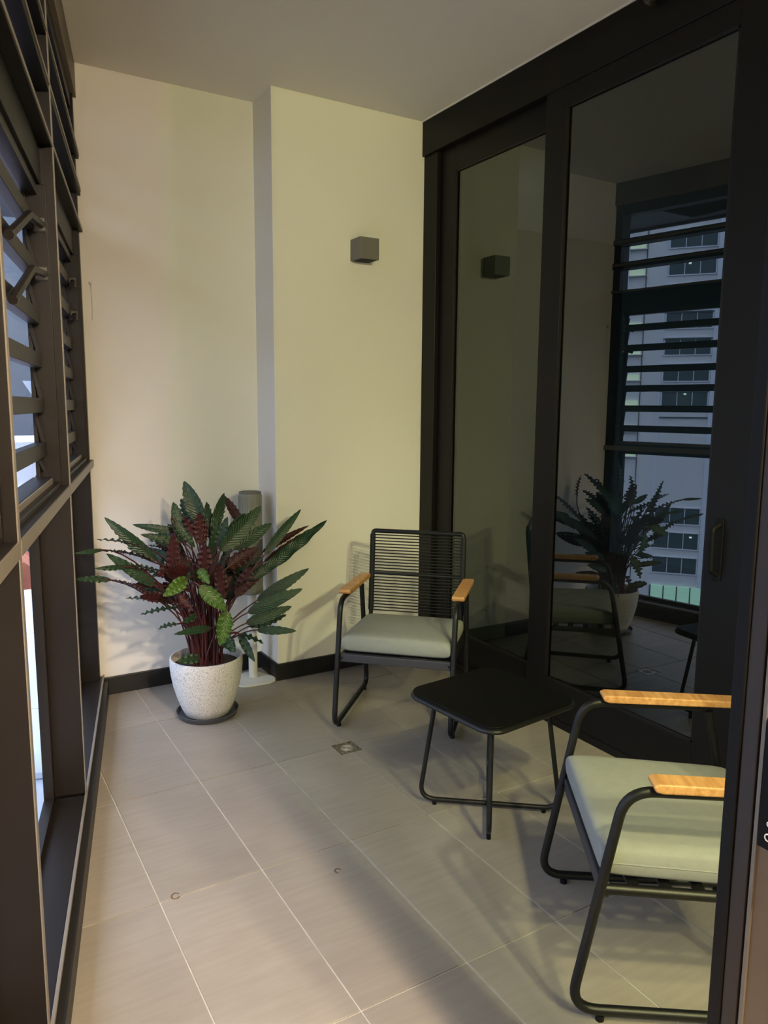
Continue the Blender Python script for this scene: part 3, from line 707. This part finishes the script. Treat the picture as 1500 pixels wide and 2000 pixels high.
for i in range(34):       # the crown carries on at the back and in the middle
    a = rn.uniform(-.15, math.pi+.15) if i < 24 else rn.uniform(0, 6.28)
    up = rn.uniform(.15, 1.15); rb = rn.uniform(.06, .15); L = rn.uniform(.15, .24)
    Bz = rn.uniform(.46, .74)
    B = (PX+rb*math.cos(a), PY+rb*math.sin(a)*.9, Bz); ro = rb+L*math.cos(up)
    T = (PX+ro*math.cos(a), min(1.60, PY+ro*math.sin(a)*.95), min(.98, Bz+L*math.sin(up)*.8))
    make_leaf(B, T, rn.uniform(.055, .08), 'g' if i % 3 else 'd', rn.choice(['t', 'u', 'e', 'e']), 300+i)
for i in range(26):       # upright bundle of bare stalks in the pot
    a = rn.uniform(0, 6.28); r_ = rn.uniform(.0, .07); R0 = Vector((PX+r_*math.cos(a), PY+r_*math.sin(a), .225))
    E_ = Vector((PX+r_*1.6*math.cos(a)+rn.uniform(-.02, .02), PY+r_*1.5*math.sin(a), rn.uniform(.42, .6)))
    s = MB(); s.tube([R0, R0.lerp(E_, .5)+Vector((.004, 0, 0)), E_], [.0055, .0045, .002], 6); o = s.build('stalk', 'stem', pt, smooth=True); o.matrix_parent_inverse = Matrix.Translation((-PX, -PY, -.0065))
# ---------------------------------------------------------------- outside
gb = MB(); gb.box((-260, -200, -24.2), (260, 320, -24)); struct(gb.build('floor_street', 'asphalt'), 'street far below the windows')
b = MB(); b.box((-3.0, .12, 2.78), (5.5, 1.25, 3.0), WL); struct(b.build('trim_11', 'grey_build'), 'dark soffit of the floor above, outside the windows')
b = MB(); b.box((-3.0, 1.251, 2.76), (5.5, 1.28, 3.0), WL); struct(b.build('trim_12', 'seam'), 'edge strip of the outside soffit')
lg = empty('cladding_ledge', (0, 0, 0)); tag(lg, 'pale blue metal clad ledge just outside the low window pane', 'ledge')
for i, (s0, s1) in enumerate([(5.5, 2.0), (1.99, .62), (.61, -.72), (-.73, -2.25), (-2.26, -3.75)]):
    b = MB(); b.prism([(.16, -.30), (1.15, -.34), (1.15, -.55), (.16, -.55)], s0, s1, lambda d, z, s: WL(s, d, z)); b.build('cladding_panel', 'ext_metal', lg, bevel=.004)
b = MB(); b.box((-3.7, .17, -.54), (5.5, 1.13, -.36), WL); b.build('ledge_core', 'seam', lg)
b = MB(); b.box((.1, .16, -.298), (.16, .5, -.27), WL); b.build('cladding_clip', 'ext_metal', lg)
fn = empty('curved_fin', (0, 0, 0)); tag(fn, 'pale curved metal fin rising from the far end of the outside ledge', 'fin')
b = MB()
pf = []
for i in range(15):
    q = i/14; z = -.34+1.9*q; fl_ = .10 + .95*abs(q-.22)**1.25; pf.append((fl_, z))
n = len(pf); k0 = len(b.v)
for s in (-3.82, -3.88):
    for d, z in pf: b.v.append(WL(s, -.2, z))
    for d, z in pf: b.v.append(WL(s, d, z))
for L_ in (0, 2*n):
    for i in range(n-1): b.f.append((L_+i, L_+i+1, L_+n+i+1, L_+n+i))
for i in range(n-1):
    b.f.append((n+i, n+i+1, 3*n+i+1, 3*n+i)); b.f.append((i, i+1, 2*n+i+1, 2*n+i))
b.f.append((0, n, 3*n, 2*n)); b.f.append((n-1, 2*n-1, 4*n-1, 3*n-1))
b.build('fin_sheet', 'ext_metal', fn)
b = MB(); b.tube([WL(-3.80, .02, .0), WL(-3.80, .06, .5), WL(-3.80, .2, 1.2)], .008, 6); b.build('seam_rib', 'seam', fn)

def building(name, label, P0, wv, a0, a1, z0, z1, wallm, cols, zs, ww, wh, framem='white_frame', depth=12, panes=3, lit=None):
    """front face along wv through P0; a and z measured there"""
    wv = Vector(wv).normalized(); inn = Vector((wv.y, -wv.x))       # points into the building
    if (Vector(P0)-CAM.xy).dot(inn) < 0: inn = -inn
    T = lambda a, c, z: (P0[0]+wv.x*a+inn.x*c, P0[1]+wv.y*a+inn.y*c, z)
    t = empty(name); tag(t, label, 'building')
    b = MB(); b.box((a0, 0, z0), (a1, depth, z1), T); b.build('wall', wallm, t)
    for ca in cols:
        b = MB(); b.box((ca-.45, -.12, z0), (ca-.25, 0, z1), T); b.build('pilaster', framem, t)
        b = MB(); b.box((ca+ww+.15, -.25, z0), (ca+ww+.75, 0, z1), T); b.build('pilaster', framem, t)
    fm = pm = None
    for z in zs:
        for ca in cols:
            if fm is None:
                b = MB(); f = .12
                loc = lambda a, c, zz: (wv.x*a+inn.x*c, wv.y*a+inn.y*c, zz)
                b.box((-f, -.12, -f), (ww+f, .02, 0), loc); b.box((-f, -.12, wh), (ww+f, .02, wh+f), loc)
                b.box((-f, -.12, 0), (0, .02, wh), loc); b.box((ww, -.12, 0), (ww+f, .02, wh), loc)
                for p in range(1, panes): b.box((ww*p/panes-.04, -.08, 0), (ww*p/panes+.04, .02, wh), loc)
                o = b.build('window', framem, t); fm = o
                b = MB(); b.box((0.02, -.03, 0.02), (ww/panes-.05, -.01, wh-.02), loc); po = b.build('pane', 'pane', o); pm = po
                kids = [po]
            else:
                o = fm.copy(); COL.objects.link(o); o.parent = t; po = pm.copy(); COL.objects.link(po); po.parent = o; po.location = (0, 0, 0)
            o.location = T(ca, 0, z)
            for p in range(1, panes):
                q = pm.copy(); COL.objects.link(q); q.parent = o; q.location = (wv.x*ww*p/panes, wv.y*ww*p/panes, 0)
    return t, T
# office block opposite: seen mirrored in the sliding doors
zsA = [19.5-3.0*k for k in range(-1, 7)] + [-12.3, -15.3, -18.3]
tA, TA = building('office_building', 'grey office tower with white window bays, mirrored in the dark sliding door', (-69.88, 57.75), (-.63, -.78), -18, 17, -24, 34, 'concrete', [-10.4, -.35, 9.7], zsA, 4.95, 1.9)
for z in [22.6-3.0*k for k in range(0, 10)]:
    for ca in (-14.8, -4.7, 5.35):
        b = MB(); b.box((ca, -.25, z), (ca+1.7, .0, z+.62), TA); b.build('lit_ledge', 'lit_green', tA)
        b = MB(); b.box((ca-.1, -.4, z-.1), (ca+1.9, .0, z), TA); b.build('ledge_slab', 'concrete', tA)
for ca in (-12.9, -2.85, 7.2):
    b = MB(); b.box((ca, -.10, -24), (ca+.08, .0, 34), TA); b.build('joint', 'seam', tA)
for z in [17.6-3.0*k for k in range(-1, 7)]:
    for ca in (-10.6, -.55, 9.5):
        b = MB(); b.box((ca, -.15, z+.62), (ca+5.5, 0, z+.74), TA); b.build('sill_band', 'pane', tA)
b = MB(); b.box((-.5, -.3, -22.4), (6.5, -.05, -19.9), TA); b.build('shop_window', 'lit_shop', tA)
for k in range(5): b = MB(); b.box((-.5+k*1.5, -.36, -22.4), (-.38+k*1.5, -.05, -19.9), TA); b.build('shop_mullion', 'seam', tA)
for a, z in ((1.4, 20.9), (1.9, 20.8), (.9, 17.9), (1.7, 17.6), (2.0, 2.9), (3.6, -13.9)):
    b = MB(); b.box((a, -.3, z), (a+.28, -.13, z+.16), TA); b.build('lamp_point', 'lit_dot', tA)
# what the louvres show straight ahead
building('glass_tower', 'dark grey glass tower seen between the louvre blades', (5.75, 57.6), (1, .1), 0, 14, -24, 21, 'grey_build', [.8, 4.6, 8.4], [-8+3.4*k for k in range(8)], 2.8, 2.2, 'grey_build', 12, 2)
building('tan_building', 'pinkish tan apartment block behind the dark tower', (3.8, 84), (1, 0), -9, 10, -24, 7.8, 'brown_build', [-7, -2.5, 2, 6], [-10+3.2*k for k in range(5)], 2.6, 1.6, 'brown_build', 12, 2)
building('white_grid_building', 'white low building with square windows below the tower', (2.2, 47), (1, .03), -5, 9, -24, -.9, 'concrete', [-4.2, -1.6, 1.0, 3.6, 6.2], [-15.6+2.6*k for k in range(5)], 1.7, 1.6, 'white_frame', 10, 2)
bb = empty('brick_house', (2.6, 38.5, -24)); tag(bb, 'small terracotta roofed house far below the window', 'house')
b = MB(); b.box((-3, -3, 0), (3, 3, 15.2)); b.build('wall', 'red_brick', bb)
b = MB(); b.prism([(-3.3, 15.2), (3.3, 15.2), (0, 18.2)], -3.3, 3.3, lambda a, z, y: (a, y, z)); b.build('roof', 'red_brick', bb)
for k in range(3):
    b = MB(); b.box((-2.2+k*1.6, -3.1, 12.2), (-1.3+k*1.6, -2.98, 14.2)); b.build('window', 'white_frame', bb)
